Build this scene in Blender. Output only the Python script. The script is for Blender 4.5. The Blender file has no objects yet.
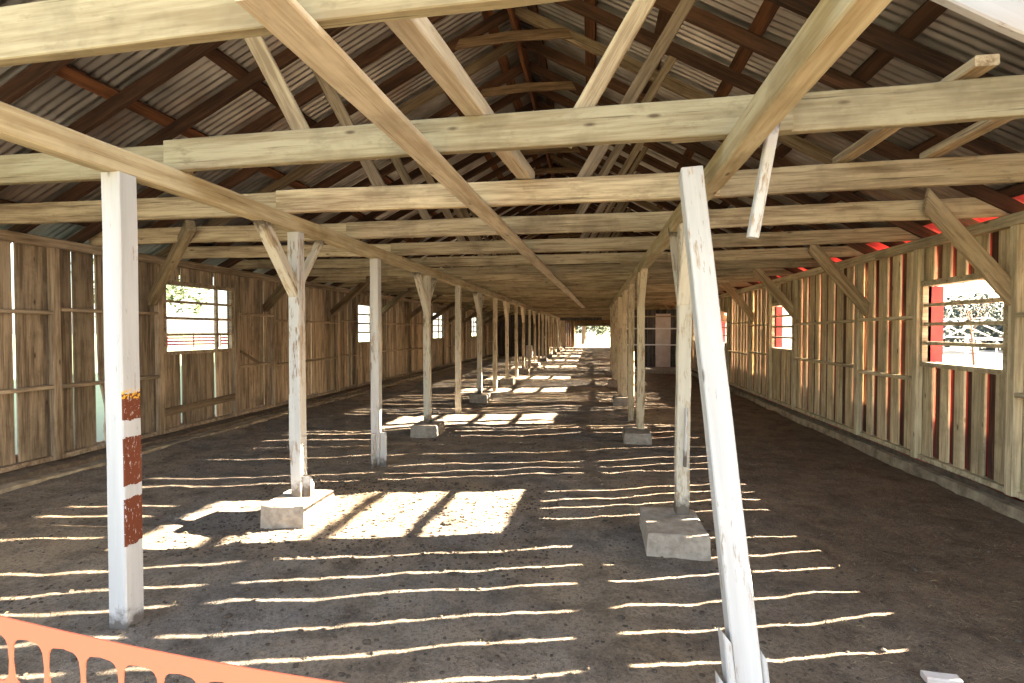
import bpy, bmesh, math, random
from mathutils import Vector, Matrix, noise
from math import sin, cos, pi, radians, atan, sqrt, floor as fl

random.seed(7)
C = bpy.context.scene.collection
R = random.random
U = random.uniform

# ------------------------------------------------------------------ materials
def new_mat(name):
    m = bpy.data.materials.new(name); m.use_nodes = True
    nt = m.node_tree; b = nt.nodes['Principled BSDF']
    return m, nt, b

def nd(nt, typ, ins=None, **kw):
    n = nt.nodes.new(typ)
    for k, v in kw.items(): setattr(n, k, v)
    for k, v in (ins or {}).items():
        s = n.inputs[k]
        if isinstance(v, bpy.types.NodeSocket): nt.links.new(v, s)
        else: s.default_value = v
    return n

def math_(nt, op, a, b=0.0, c=0.0, clamp=False):
    n = nd(nt, 'ShaderNodeMath', {0: a, 1: b, 2: c}, operation=op); n.use_clamp = clamp
    return n.outputs[0]

def vmul(nt, v, s):
    return nd(nt, 'ShaderNodeVectorMath', {0: v, 1: s}, operation='MULTIPLY').outputs[0]

def vadd(nt, v, s):
    return nd(nt, 'ShaderNodeVectorMath', {0: v, 1: s}, operation='ADD').outputs[0]

def mixc(nt, f, a, b, blend='MIX'):
    n = nt.nodes.new('ShaderNodeMix'); n.data_type = 'RGBA'; n.blend_type = blend
    for k, v in ((0, f), (6, a), (7, b)):
        if isinstance(v, bpy.types.NodeSocket): nt.links.new(v, n.inputs[k])
        else: n.inputs[k].default_value = v if k == 0 else (*v, 1) if len(v) == 3 else v
    return n.outputs[2]

def noise_(nt, vec, scale=1.0, detail=4.0, rough=0.55):
    return nd(nt, 'ShaderNodeTexNoise', {'Vector': vec, 'Scale': scale, 'Detail': detail, 'Roughness': rough}).outputs[0]

def ramp(nt, f, lo, hi):
    n = nd(nt, 'ShaderNodeMapRange', {0: f, 1: lo, 2: hi}); n.clamp = True
    return n.outputs[0]

def wood(name, base, dark, stain=0.5, paint=None, peel=0.5, rough=0.85, axis='X', island=False, knots=0.5, var=0.25, bands=False, foot=False):
    """weathered sawn timber; grain runs along the object's own X (or Z) axis"""
    m, nt, b = new_mat(name)
    co = nd(nt, 'ShaderNodeTexCoord').outputs['Object']
    if island: rnd = nd(nt, 'ShaderNodeNewGeometry').outputs['Random Per Island']
    else: rnd = nd(nt, 'ShaderNodeObjectInfo').outputs['Random']
    off = nd(nt, 'ShaderNodeCombineXYZ', {0: math_(nt, 'MULTIPLY', rnd, 37.0), 1: math_(nt, 'MULTIPLY', rnd, 91.0), 2: math_(nt, 'MULTIPLY', rnd, 53.0)}).outputs[0]
    p = vadd(nt, co, off)
    st = (1.0, 14, 14) if axis == 'X' else (14, 14, 1.0)
    st2 = (3.0, 55, 55) if axis == 'X' else (55, 55, 3.0)
    st3 = (3.0, 9, 9) if axis == 'X' else (9, 9, 3.0)
    g1 = noise_(nt, vmul(nt, p, st), 1.0, 5, .6)
    g2 = noise_(nt, vmul(nt, p, st2), 1.0, 3, .6)
    blot = noise_(nt, p, 1.6, 5, .65)
    grain = math_(nt, 'ADD', math_(nt, 'MULTIPLY', g1, .6), math_(nt, 'MULTIPLY', g2, .4))
    f = ramp(nt, grain, .40, .58)
    c = mixc(nt, f, dark, base)
    d2 = tuple(x * .45 for x in dark)
    c = mixc(nt, math_(nt, 'MULTIPLY', ramp(nt, blot, .52, .72), stain), c, d2)
    ck = noise_(nt, vmul(nt, p, (1.1, 62, 62) if axis == 'X' else (62, 62, 1.1)), 1.0, 3, .6)
    c = mixc(nt, math_(nt, 'MULTIPLY', ramp(nt, ck, .64, .70), .75), c, tuple(x * .3 for x in dark))
    gr = noise_(nt, vmul(nt, p, (5, 11, 11) if axis == 'X' else (11, 11, 5)), 1.0, 5, .75)
    c = mixc(nt, math_(nt, 'MULTIPLY', ramp(nt, gr, .56, .74), stain), c, tuple(x * .6 for x in dark))
    if paint:
        pk = noise_(nt, vmul(nt, p, (7, 45, 45) if axis == 'X' else (45, 45, 7)), 1.0, 5, .7)
        pk2 = noise_(nt, p, 2.5, 4, .6)
        pm = math_(nt, 'ADD', math_(nt, 'MULTIPLY', pk, .6), math_(nt, 'MULTIPLY', pk2, .4))
        pf = ramp(nt, pm, peel, peel + .06)
        pcol = mixc(nt, ramp(nt, g1, .35, .7), tuple(x * .8 for x in paint), paint)
        c = mixc(nt, pf, pcol, c)
    # knots and nail stains
    vo = nd(nt, 'ShaderNodeTexVoronoi', {'Vector': vmul(nt, p, st3), 'Scale': 1.0})
    kn = math_(nt, 'SUBTRACT', 1.0, ramp(nt, vo.outputs['Distance'], .05, .13))
    pick = math_(nt, 'GREATER_THAN', nd(nt, 'ShaderNodeSeparateColor', {0: vo.outputs['Color']}).outputs[0], .55)
    c = mixc(nt, math_(nt, 'MULTIPLY', math_(nt, 'MULTIPLY', kn, pick), knots), c, (.05, .028, .015))
    v = math_(nt, 'ADD', math_(nt, 'MULTIPLY', math_(nt, 'SUBTRACT', rnd, .5), var * 2), 1.0)
    c = nd(nt, 'ShaderNodeHueSaturation', {'Value': v, 'Color': c}).outputs[0]
    if bands:       # old brown and yellow paint bands on the side towards the yard
        sx = nd(nt, 'ShaderNodeSeparateXYZ', {0: co}); x = sx.outputs[0]
        nn = noise_(nt, co, 22, 4, .7)
        xw = math_(nt, 'ADD', x, math_(nt, 'MULTIPLY', math_(nt, 'SUBTRACT', nn, .5), .05))
        nx = nd(nt, 'ShaderNodeSeparateXYZ', {0: nd(nt, 'ShaderNodeNewGeometry').outputs['Normal']}).outputs[0]
        side = math_(nt, 'GREATER_THAN', nx, .6)
        tot = None
        for a, e in ((.48, .73), (.80, 1.06), (1.15, 1.295)):
            k = math_(nt, 'MULTIPLY', math_(nt, 'GREATER_THAN', xw, a), math_(nt, 'LESS_THAN', xw, e))
            tot = k if tot is None else math_(nt, 'MAXIMUM', tot, k)
        scr = ramp(nt, noise_(nt, vmul(nt, co, (30, 30, 90)), 1, 5, .75), .63, .60)
        tot = math_(nt, 'MULTIPLY', math_(nt, 'MULTIPLY', tot, side), scr)
        yk = math_(nt, 'MULTIPLY', math_(nt, 'MULTIPLY', math_(nt, 'GREATER_THAN', xw, 1.262), math_(nt, 'LESS_THAN', xw, 1.312)), side)
        c = mixc(nt, tot, c, (.13, .035, .015))
        c = mixc(nt, math_(nt, 'MULTIPLY', yk, ramp(nt, noise_(nt, co, 70, 3, .6), .5, .56)), c, (.7, .38, .03))
    if foot:        # mud splashed up the foot of the post
        x = nd(nt, 'ShaderNodeSeparateXYZ', {0: co}).outputs[0]
        e = math_(nt, 'ADD', x, math_(nt, 'MULTIPLY', noise_(nt, co, 14, 4, .7), -.22))
        c = mixc(nt, math_(nt, 'MULTIPLY', ramp(nt, e, .03, -.05), .85), c, (.05, .035, .025))
    nt.links.new(c, b.inputs['Base Color'])
    b.inputs['Roughness'].default_value = rough
    b.inputs['Specular IOR Level'].default_value = .25
    bp = nd(nt, 'ShaderNodeBump', {'Strength': .5, 'Distance': .004, 'Height': grain})
    nt.links.new(bp.outputs[0], b.inputs['Normal'])
    return m

def plain(name, col, rough=.8, metal=0.0, bump=0, bscale=20, var=None, spec=.3):
    m, nt, b = new_mat(name)
    b.inputs['Base Color'].default_value = (*col, 1)
    b.inputs['Roughness'].default_value = rough; b.inputs['Metallic'].default_value = metal
    b.inputs['Specular IOR Level'].default_value = spec
    co = nd(nt, 'ShaderNodeTexCoord').outputs['Object']
    n = noise_(nt, co, bscale, 6, .65)
    if var:
        nt.links.new(mixc(nt, ramp(nt, n, .35, .65), col, var), b.inputs['Base Color'])
    if bump:
        nt.links.new(nd(nt, 'ShaderNodeBump', {'Strength': .8, 'Distance': bump, 'Height': n}).outputs[0], b.inputs['Normal'])
    return m

M = {}
M['post_white'] = wood('white_painted_post', (.42, .34, .25), (.18, .12, .07), .2, paint=(.51, .495, .47), peel=.54, foot=True, knots=.7, var=.05)
M['post_bands'] = wood('white_post_with_brown_bands', (.45, .36, .27), (.2, .13, .08), .1, paint=(.50, .50, .50), peel=.585, foot=True, knots=.5, var=.02, bands=True)
M['post_worn'] = wood('worn_painted_post', (.45, .36, .24), (.17, .11, .06), .35, paint=(.58, .53, .43), peel=.52, foot=True, knots=.6, var=.12)
M['post_far'] = wood('lime_washed_post', (.52, .42, .28), (.25, .17, .09), .35, paint=(.64, .53, .36), peel=.5, knots=.5, var=.15)
M['cream'] = wood('cream_washed_beam', (.47, .395, .25), (.31, .235, .125), .45, knots=.8, var=.08)
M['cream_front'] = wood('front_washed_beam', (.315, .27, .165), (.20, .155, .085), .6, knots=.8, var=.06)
M['cream_grey'] = wood('greyed_washed_beam', (.46, .36, .215), (.22, .155, .085), .6, knots=.7, var=.28)
M['cream_light'] = wood('pale_washed_board', (.55, .47, .345), (.38, .30, .20), .4, knots=.8, var=.04)
M['mid'] = wood('bare_timber', (.23, .165, .10), (.10, .065, .035), .5, knots=.6, var=.2)
M['dark_mid'] = wood('brown_collar_timber', (.19, .12, .065), (.08, .045, .022), .5, knots=.6, var=.2)
M['dark'] = wood('dark_rafter_timber', (.075, .034, .017), (.025, .012, .006), .4, knots=.6, var=.3)
M['rust'] = wood('red_brown_purlin', (.16, .062, .024), (.05, .02, .009), .45, knots=.8, var=.3)
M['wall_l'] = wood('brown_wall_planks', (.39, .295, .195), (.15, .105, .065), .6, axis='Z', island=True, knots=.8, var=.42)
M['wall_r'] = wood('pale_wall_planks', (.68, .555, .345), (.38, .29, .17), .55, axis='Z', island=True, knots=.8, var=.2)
M['wall_rr'] = wood('red_stained_planks', (.20, .095, .055), (.07, .032, .022), .5, axis='Z', island=True, knots=.6, var=.35)
M['wall_d'] = wood('dark_partition_planks', (.11, .10, .095), (.045, .04, .036), .5, axis='Z', island=True, knots=.6, var=.35)
M['wall_b'] = wood('brown_end_planks', (.30, .17, .09), (.14, .07, .035), .3, axis='Z', island=True, knots=.5, var=.2)
M['trim_l'] = wood('brown_wall_rail', (.38, .29, .195), (.16, .11, .065), .5, knots=.7, var=.2)
M['trim_r'] = wood('pale_wall_rail', (.58, .485, .315), (.31, .24, .145), .4, knots=.7, var=.15)
M['red'] = plain('red_barn_paint', (.56, .055, .05), .6, var=(.40, .045, .045), bscale=8)
M['concrete'] = plain('pale_concrete', (.36, .31, .25), .9, bump=.006, bscale=14, var=(.22, .18, .14))
M['concrete_warm'] = plain('dusty_concrete_kerb', (.40, .325, .22), .9, bump=.008, bscale=7, var=(.17, .125, .08))
M['soil'] = plain('dark_soil', (.07, .05, .035), .95, bump=.02, bscale=12, var=(.15, .11, .075))
M['straw'] = plain('straw', (.42, .33, .17), .8, var=(.25, .19, .10), bscale=3)
M['clod'] = plain('dark_clods', (.05, .037, .028), .95, bump=.004, bscale=60, var=(.10, .078, .058))
M['white_metal'] = plain('white_rail', (.75, .74, .72), .5)
M['white_board'] = plain('white_board', (.66, .60, .56), .7, var=(.5, .42, .37), bscale=3)
M['pink_rail'] = plain('dull_red_rail', (.012, .002, .005), .9, spec=.02)
M['bark'] = plain('bark', (.16, .11, .07), .9, bump=.02, bscale=10)
M['leaf'] = plain('green_leaves', (.04, .055, .028), .8, var=(.07, .085, .045), bscale=1.5)
M['leaf_grey'] = plain('grey_green_leaves', (.022, .032, .024), .9, var=(.045, .055, .04), bscale=1.2)
M['hardware'] = plain('dark_iron', (.04, .03, .025), .6, .6)

# orange plastic
m, nt, b = new_mat('orange_safety_plastic'); M['orange'] = m
b.inputs['Base Color'].default_value = (.62, .215, .125, 1); b.inputs['Roughness'].default_value = .45
tr = nd(nt, 'ShaderNodeBsdfTranslucent', {0: (.8, .24, .12, 1)})
mx = nd(nt, 'ShaderNodeMixShader', {0: .35, 1: b.outputs[0], 2: tr.outputs[0]})
nt.links.new(mx.outputs[0], nt.nodes['Material Output'].inputs[0])

# dirt floor
m, nt, b = new_mat('trodden_dirt'); M['dirt'] = m
co = nd(nt, 'ShaderNodeTexCoord').outputs['Object']
sp = nd(nt, 'ShaderNodeSeparateXYZ', {0: co})
n1 = noise_(nt, co, .55, 5, .6); n2 = noise_(nt, co, 3.2, 7, .72); n3 = noise_(nt, co, 45, 5, .75); n4 = noise_(nt, co, 160, 3, .6)
cA = mixc(nt, ramp(nt, n1, .38, .62), (.25, .22, .19), (.40, .30, .20))       # grey manure dust / brown earth
xx = math_(nt, 'ADD', sp.outputs[0], math_(nt, 'MULTIPLY', n1, 2.0))
cA = mixc(nt, ramp(nt, xx, 1.2, 3.0), cA, (.235, .16, .10))                     # browner on the right aisle
c = mixc(nt, ramp(nt, n2, .44, .68), cA, mixc(nt, .72, cA, (.05, .034, .023)))
c = mixc(nt, math_(nt, 'MULTIPLY', ramp(nt, n3, .48, .64), .62), c, (.06, .044, .034))
c = mixc(nt, math_(nt, 'MULTIPLY', ramp(nt, n4, .60, .70), .6), c, (.52, .45, .36))
nt.links.new(c, b.inputs['Base Color']); b.inputs['Roughness'].default_value = .95; b.inputs['Specular IOR Level'].default_value = .15
hh = math_(nt, 'ADD', math_(nt, 'MULTIPLY', n3, .5), math_(nt, 'ADD', n2, math_(nt, 'MULTIPLY', n4, .25)))
nt.links.new(nd(nt, 'ShaderNodeBump', {'Strength': 1.0, 'Distance': .06, 'Height': hh}).outputs[0], b.inputs['Normal'])

# outside ground
m, nt, b = new_mat('dry_yard_and_grass'); M['yard'] = m
co = nd(nt, 'ShaderNodeTexCoord').outputs['Object']
sp = nd(nt, 'ShaderNodeSeparateXYZ', {0: co})
n1 = noise_(nt, co, .08, 5, .6); n2 = noise_(nt, co, 3, 5, .7)
grass = mixc(nt, n2, (.15, .20, .09), (.24, .27, .15)); dust = mixc(nt, n2, (.20, .17, .13), (.13, .11, .08))
f = ramp(nt, math_(nt, 'ADD', sp.outputs[0], math_(nt, 'MULTIPLY', n1, 8)), -6.0, 0.0)
nt.links.new(mixc(nt, f, grass, dust), b.inputs['Base Color']); b.inputs['Roughness'].default_value = .95

# galvanised corrugated sheet
m, nt, b = new_mat('galvanised_sheet'); M['tin'] = m
co = nd(nt, 'ShaderNodeTexCoord').outputs['Object']
n1 = noise_(nt, vmul(nt, co, (.8, 1.6, .8)), 1, 3, .5); n2 = noise_(nt, co, 2.5, 2, .5)
rnd = nd(nt, 'ShaderNodeNewGeometry').outputs['Random Per Island']
c = mixc(nt, ramp(nt, n2, .3, .7), (.22, .205, .185), (.48, .45, .41))
c = mixc(nt, math_(nt, 'MULTIPLY', ramp(nt, n1, .50, .72), .85), c, (.17, .08, .04))
c = mixc(nt, math_(nt, 'MULTIPLY', rnd, .35), c, (.22, .19, .17))
nt.links.new(c, b.inputs['Base Color'])
nt.links.new(math_(nt, 'SUBTRACT', .85, math_(nt, 'MULTIPLY', ramp(nt, n1, .50, .72), .6)), b.inputs['Metallic'])
nt.links.new(math_(nt, 'ADD', .24, math_(nt, 'MULTIPLY', n2, .22)), b.inputs['Roughness'])

# ------------------------------------------------------------------ helpers
def tag(o, label=None, cat=None, group=None, kind=None):
    if label: o['label'] = label
    if cat: o['category'] = cat
    if group: o['group'] = group
    if kind: o['kind'] = kind
    return o

def link(name, bm, mats, parent=None, smooth=False):
    me = bpy.data.meshes.new(name)
    bm.normal_update(); bm.to_mesh(me); bm.free()
    for mm in (mats if isinstance(mats, (list, tuple)) else [mats]): me.materials.append(mm)
    if smooth:
        for p in me.polygons: p.use_smooth = True
    o = bpy.data.objects.new(name, me); C.objects.link(o)
    if parent: o.parent = parent
    return o

def quadbox(bm, x0, x1, y0, y1, z0, z1, mi=0, lean=0.0):
    vs = [bm.verts.new((x, y + lean * (z - z0), z)) for x in (x0, x1) for y in (y0, y1) for z in (z0, z1)]
    for f in ((0, 1, 3, 2), (4, 6, 7, 5), (0, 4, 5, 1), (2, 3, 7, 6), (0, 2, 6, 4), (1, 5, 7, 3)):
        fc = bm.faces.new([vs[i] for i in f]); fc.material_index = mi
    return vs

def beam_bm(L, w, h, ch=.006, jit=.003, seg=None, bend=0.0, cut0=0.0, cut1=0.0, bow=0.0):
    """timber along +X, width w on Y, depth h on Z, worn corners; cut0/cut1 slope the ends"""
    bm = bmesh.new()
    n = seg or max(2, int(L / .5))
    prof = [(-w/2 + ch, -h/2), (w/2 - ch, -h/2), (w/2, -h/2 + ch), (w/2, h/2 - ch), (w/2 - ch, h/2), (-w/2 + ch, h/2), (-w/2, h/2 - ch), (-w/2, -h/2 + ch)]
    rings = []
    for i in range(n + 1):
        t = i / n; jy, jz = U(-jit, jit), U(-jit, jit)
        ring = []
        for (y, z) in prof:
            x = t * L
            if i == 0: x += cut0 * (z / h)
            if i == n: x += cut1 * (z / h)
            ring.append(bm.verts.new((x, y + jy + bow * sin(pi * t), z + jz + bend * sin(pi * t))))
        rings.append(ring)
    for i in range(n):
        for k in range(8):
            bm.faces.new((rings[i][k], rings[i][(k + 1) % 8], rings[i + 1][(k + 1) % 8], rings[i + 1][k]))
    bm.faces.new(rings[0][::-1]); bm.faces.new(rings[-1])
    bmesh.ops.recalc_face_normals(bm, faces=bm.faces)
    return bm

def place(o, p0, p1, up=(0, 0, 1)):
    x = (Vector(p1) - Vector(p0)).normalized(); u = Vector(up)
    if abs(x.dot(u)) > .98: u = Vector((0, 1, 0))
    y = u.cross(x).normalized(); z = x.cross(y)
    o.matrix_world = Matrix(((x.x, y.x, z.x, p0[0]), (x.y, y.y, z.y, p0[1]), (x.z, y.z, z.z, p0[2]), (0, 0, 0, 1)))
    return o

def beam(name, p0, p1, w, h, mat, up=(0, 0, 1), **kw):
    L = (Vector(p1) - Vector(p0)).length
    return place(link(name, beam_bm(L, w, h, **kw), mat), p0, p1, up)

ORD = ['nearest', 'second', 'third', 'fourth', 'fifth', 'sixth', 'seventh', 'eighth', 'ninth', 'tenth', 'eleventh', 'twelfth', 'thirteenth', 'fourteenth', 'fifteenth', 'sixteenth']
def od(k): return ORD[k] if k < len(ORD) else None

# ------------------------------------------------------------------ layout
XL, XR = -5.90, 3.65              # inner faces of the side walls
RX = -.88                         # ridge line
PZ = 2.60; RZ = 5.12             # rafter underside at wall / ridge
SLL = (RZ - PZ) / (RX - XL); SLR = (RZ - PZ) / (XR - RX)
RD = .13                          # rafter depth (vertical)
Y0, Y1 = 1.25, 48.0
T = lambda n: 1.47 + 1.21 * n
GXL, GXR = -2.50, .70
def under(x): return RZ - (SLR if x > RX else SLL) * abs(x - RX)
def sl(s_): return SLR if s_ > 0 else SLL

# ------------------------------------------------------------------ floor
def fh(x, y):
    a = max(0, min(1, (y - .2) / 1.0))
    h = .03 * noise.noise(Vector((x * .7, y * .7, 0))) + .020 * noise.noise(Vector((x * 2.2, y * 2.6, 3))) + .009 * noise.noise(Vector((x * 6, y * 7, 7))) + .007 * noise.noise(Vector((x * 17, y * 19, 9)))
    if x < -5.2: h += .06 * min(1, (-5.2 - x) / .5)
    d = sqrt((x + 2.95) ** 2 / 1.3 + (y - 3.85) ** 2)
    if d < .45: h -= .06 * (1 - d / .45)             # scuffed hollow beside the second footing
    return h
bm = bmesh.new()
ys = []; y = .7; st = .035
while y < Y1 + .3:
    ys.append(y); y += .035 if y < 9 else .035 + (y - 9) * .008
xs = [-6.15 + i * .04 for i in range(int(10.1 / .04) + 1)]
grid = [[bm.verts.new((x, y, fh(x, y))) for x in xs] for y in ys]
for j in range(len(ys) - 1):
    for i in range(len(xs) - 1):
        bm.faces.new((grid[j][i], grid[j][i + 1], grid[j + 1][i + 1], grid[j + 1][i]))
tag(link('floor', bm, M['dirt'], smooth=True), kind='structure')
bm = bmesh.new()
vs = [bm.verts.new(v) for v in ((-220, -60, -.07), (220, -60, -.07), (220, 300, -.07), (-220, 300, -.07))]
bm.faces.new(vs)
tag(link('ground', bm, M['yard']), kind='structure')

# ------------------------------------------------------------------ side walls
WR = [(5.15, 6.27), (9.98, 11.06), (14.55, 15.55), (18.2, 19.2), (23.5, 24.6), (28, 29.1), (32.6, 33.7), (37, 38), (42, 43)]
WL = [(6.30, 7.60), (12.20, 13.45), (18.35, 19.75), (24.6, 25.9), (31, 32.3), (37.2, 38.5), (43, 44.3)]
WZR, WZL = (1.25, 2.08), (1.30, 2.24)

def plank(bm, side, y0, y1, z0, z1, depth, th=.024, mi=0, lean=0):
    s = 1 if side == 'R' else -1
    X = XR if side == 'R' else XL
    if side == 'L': th = .018
    a, b_ = X + s * depth, X + s * (depth + th)
    quadbox(bm, min(a, b_), max(a, b_), y0, y1, z0, z1, mi, lean)

def split_wall(bm, side, y0, y1, wins, wz, zb, zt, depth, mi=0, lean=0):
    for (a, e) in wins:
        if y1 > a + .005 and y0 < e - .005:
            plank(bm, side, y0, y1, zb, wz[0], depth, mi=mi); plank(bm, side, y0, y1, wz[1], zt, depth, mi=mi); return
    plank(bm, side, y0, y1, zb, zt, depth, mi=mi, lean=lean)

def spans(wins):
    """stretches of wall between window edges, so that planks end at the windows"""
    e = [Y0] + [v for w in wins for v in w] + [Y1]
    return [(e[i], e[i + 1]) for i in range(len(e) - 1)]

# right wall: wide pale planks with narrower red-backed planks set behind, slits of daylight between
random.seed(11)
bm = bmesh.new()
gaps_R = [1.62, 1.9, 2.2, 2.5, 2.82, 3.12, 3.42, 3.70, 3.97, 4.29, 4.54, 4.85]
def cover_r(y0, y1, slit):
    """recessed plank behind a gap, leaving a slit open"""
    split_wall(bm, 'R', y0 + slit, y1 + .03, WR, WZR, .2, PZ, .026, mi=1)
for (a, e) in spans(WR):
    inwin = (a, e) in WR
    if a < 1.3:
        y = a
        for g in gaps_R:
            split_wall(bm, 'R', y, g - .07, WR, WZR, .2, PZ, 0); cover_r(g - .0 - .01, g + .05, .0)
            split_wall(bm, 'R', g - .11, g - .035, WR, WZR, .2, PZ, .026, mi=1)
            split_wall(bm, 'R', g + .085, g + .17, WR, WZR, .2, PZ, .0265, mi=2)
            y = g + .05
        split_wall(bm, 'R', y, e, WR, WZR, .2, PZ, 0)
        continue
    y = a
    while y < e - .01:
        w = U(.12, .185); y2 = min(y + w, e)
        if e - y2 < .14: y2 = e
        split_wall(bm, 'R', y, y2, WR, WZR, .2 + U(-.02, .02), PZ, 0)
        if y2 < e:
            g = U(.09, .14); slit = U(.014, .026) if y2 < 9 else U(.018, .032) if not inwin else 0.0
            if R() < .12: slit = .002
            split_wall(bm, 'R', y2 - .03, min(y2 + g, e) - slit, WR, WZR, .2, PZ, .026, mi=1)
            if slit <= .003:
                split_wall(bm, 'R', y2 - .03, min(y2 + g + .12, e), WR, WZR, .2, PZ, .0265, mi=1)
            if slit > .003:
                s1 = min(y2 + g, e)
                split_wall(bm, 'R', s1 + .008, min(s1 + .19, e), WR, WZR, .2, PZ, .0515, mi=2)
            y2 = min(y2 + g, e)
        y = y2
# unseen low boards added outside to cut the sun stripes short, and the overlapping red outer boards at the window reveals
quadbox(bm, XR + .092, XR + .115, Y0, Y1, -.05, .63, 2)
for (a, e) in WR:
    for (p, q) in ((a - .03, a), (e, e + .03)):
        quadbox(bm, XR + .02, XR + .15, p, q, WZR[0], WZR[1], 2)
quadbox(bm, XR + .052, XR + .075, Y0, 4.9, PZ - .02, PZ + .001, 2)
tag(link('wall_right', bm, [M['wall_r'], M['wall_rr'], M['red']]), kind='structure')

# left wall: brown planks with thin bright gaps, one broken plank
random.seed(5)
bm = bmesh.new()
GL = {4.42: .016, 5.30: .012, 8.0: .016, 8.28: .010, 8.62: .012, 8.95: .012, 9.3: .010}
edges = [(1.25, 0), (1.55, .012), (1.85, .01), (2.2, .014), (2.55, .01), (2.9, .012), (3.2, .01), (3.5, .012), (3.8, .01), (4.1, .01), (4.42, .034), (4.72, .003), (5.03, .018), (5.30, .026), (5.62, .002), (5.86, .002), (6.08, .003), (6.30, 0)]
def lplank(y0, y1, zb=.22): split_wall(bm, 'L', y0, y1, WL, WZL, zb, PZ + .02, 0, lean=0)
for i in range(len(edges) - 1):
    a, ga = edges[i]; e, ge = edges[i + 1]
    if abs(a - 5.30) < .01:       # broken plank: its near edge is torn away below the rail
        x0, x1 = XL - .024, XL
        pts = [(2.62, .026), (1.9, .03), (1.5, .04), (1.25, .045), (1.0, .055), (.85, .09), (.7, .12), (.55, .13), (.4, .11), (.22, .125)]
        pr = None
        for (z, g) in pts:
            row = [bm.verts.new((x, y, z)) for x, y in ((x0, a + g), (x1, a + g), (x1, e), (x0, e))]
            if pr:
                for k in range(4): bm.faces.new((pr[k], pr[(k + 1) % 4], row[(k + 1) % 4], row[k]))
            pr = row
        continue
    lplank(a + ga, e)
y = 6.30
sill = [(6.30, 6.585), (6.625, 6.78), (6.785, 6.93), (6.94, 7.09), (7.092, 7.26), (7.30, 7.44), (7.443, 7.60)]
for a, e in sill: lplank(a, e)
for (a, e) in spans(WL)[2:]:
    y = a; inw = (a, e) in WL
    while y < e - .01:
        w = U(.16, .27); y2 = min(y + w, e)
        if e - y2 < .12: y2 = e
        lplank(y, y2, .22 + U(-.02, .03))
        y = y2 + (U(.012, .028) if R() < .6 else .001)
# battens behind some joints outside
y = 9.6
while y < Y1 - .3:
    if not any(a - .12 < y < e + .12 for a, e in WL):
        quadbox(bm, XL - .05, XL - .026, y, y + .09, .2, PZ)
    y += U(.6, 1.6)
quadbox(bm, XL - .05, XL - .03, 1.25, 5.02, .02, .3, 1)
quadbox(bm, XL - .07, XL - .03, Y0, Y1, -.05, .24)
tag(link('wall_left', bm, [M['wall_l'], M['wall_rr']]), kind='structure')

# window units
wi = 0
for side, wins, wz, X, s in (('R', WR, WZR, XR, 1), ('L', WL, WZL, XL, -1)):
    for (a, e) in wins:
        wi += 1
        bm = bmesh.new()
        x0, x1 = sorted((X - s * .055, X + s * .03))
        for (p, q, r_, t_) in ((a - .05, a, wz[0] - .05, wz[1] + .06), (e, e + .05, wz[0] - .05, wz[1] + .06), (a, e, wz[0] - .05, wz[0]), (a, e, wz[1], wz[1] + .06)):
            quadbox(bm, x0, x1, p, q, r_, t_)
        w = tag(link('window_%d' % wi, bm, M['trim_r'] if side == 'R' else M['trim_l']), kind='structure')
        bm = bmesh.new()
        x0, x1 = sorted((X - s * .045, X - s * .015))
        for k in range(3):
            z = wz[0] + (wz[1] - wz[0]) * (k + 1) / 4
            quadbox(bm, x0, x1, a, e, z - .019, z + .019)
        link('window_slats', bm, M['trim_r'] if side == 'R' else M['trim_l'], parent=w)
        if side == 'L':
            bm = bmesh.new(); quadbox(bm, X - .14, X - .10, e - .16, e - .11, wz[0] - .3, wz[1] + .3)
            link('window_post', bm, M['trim_l'], parent=w)

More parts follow.
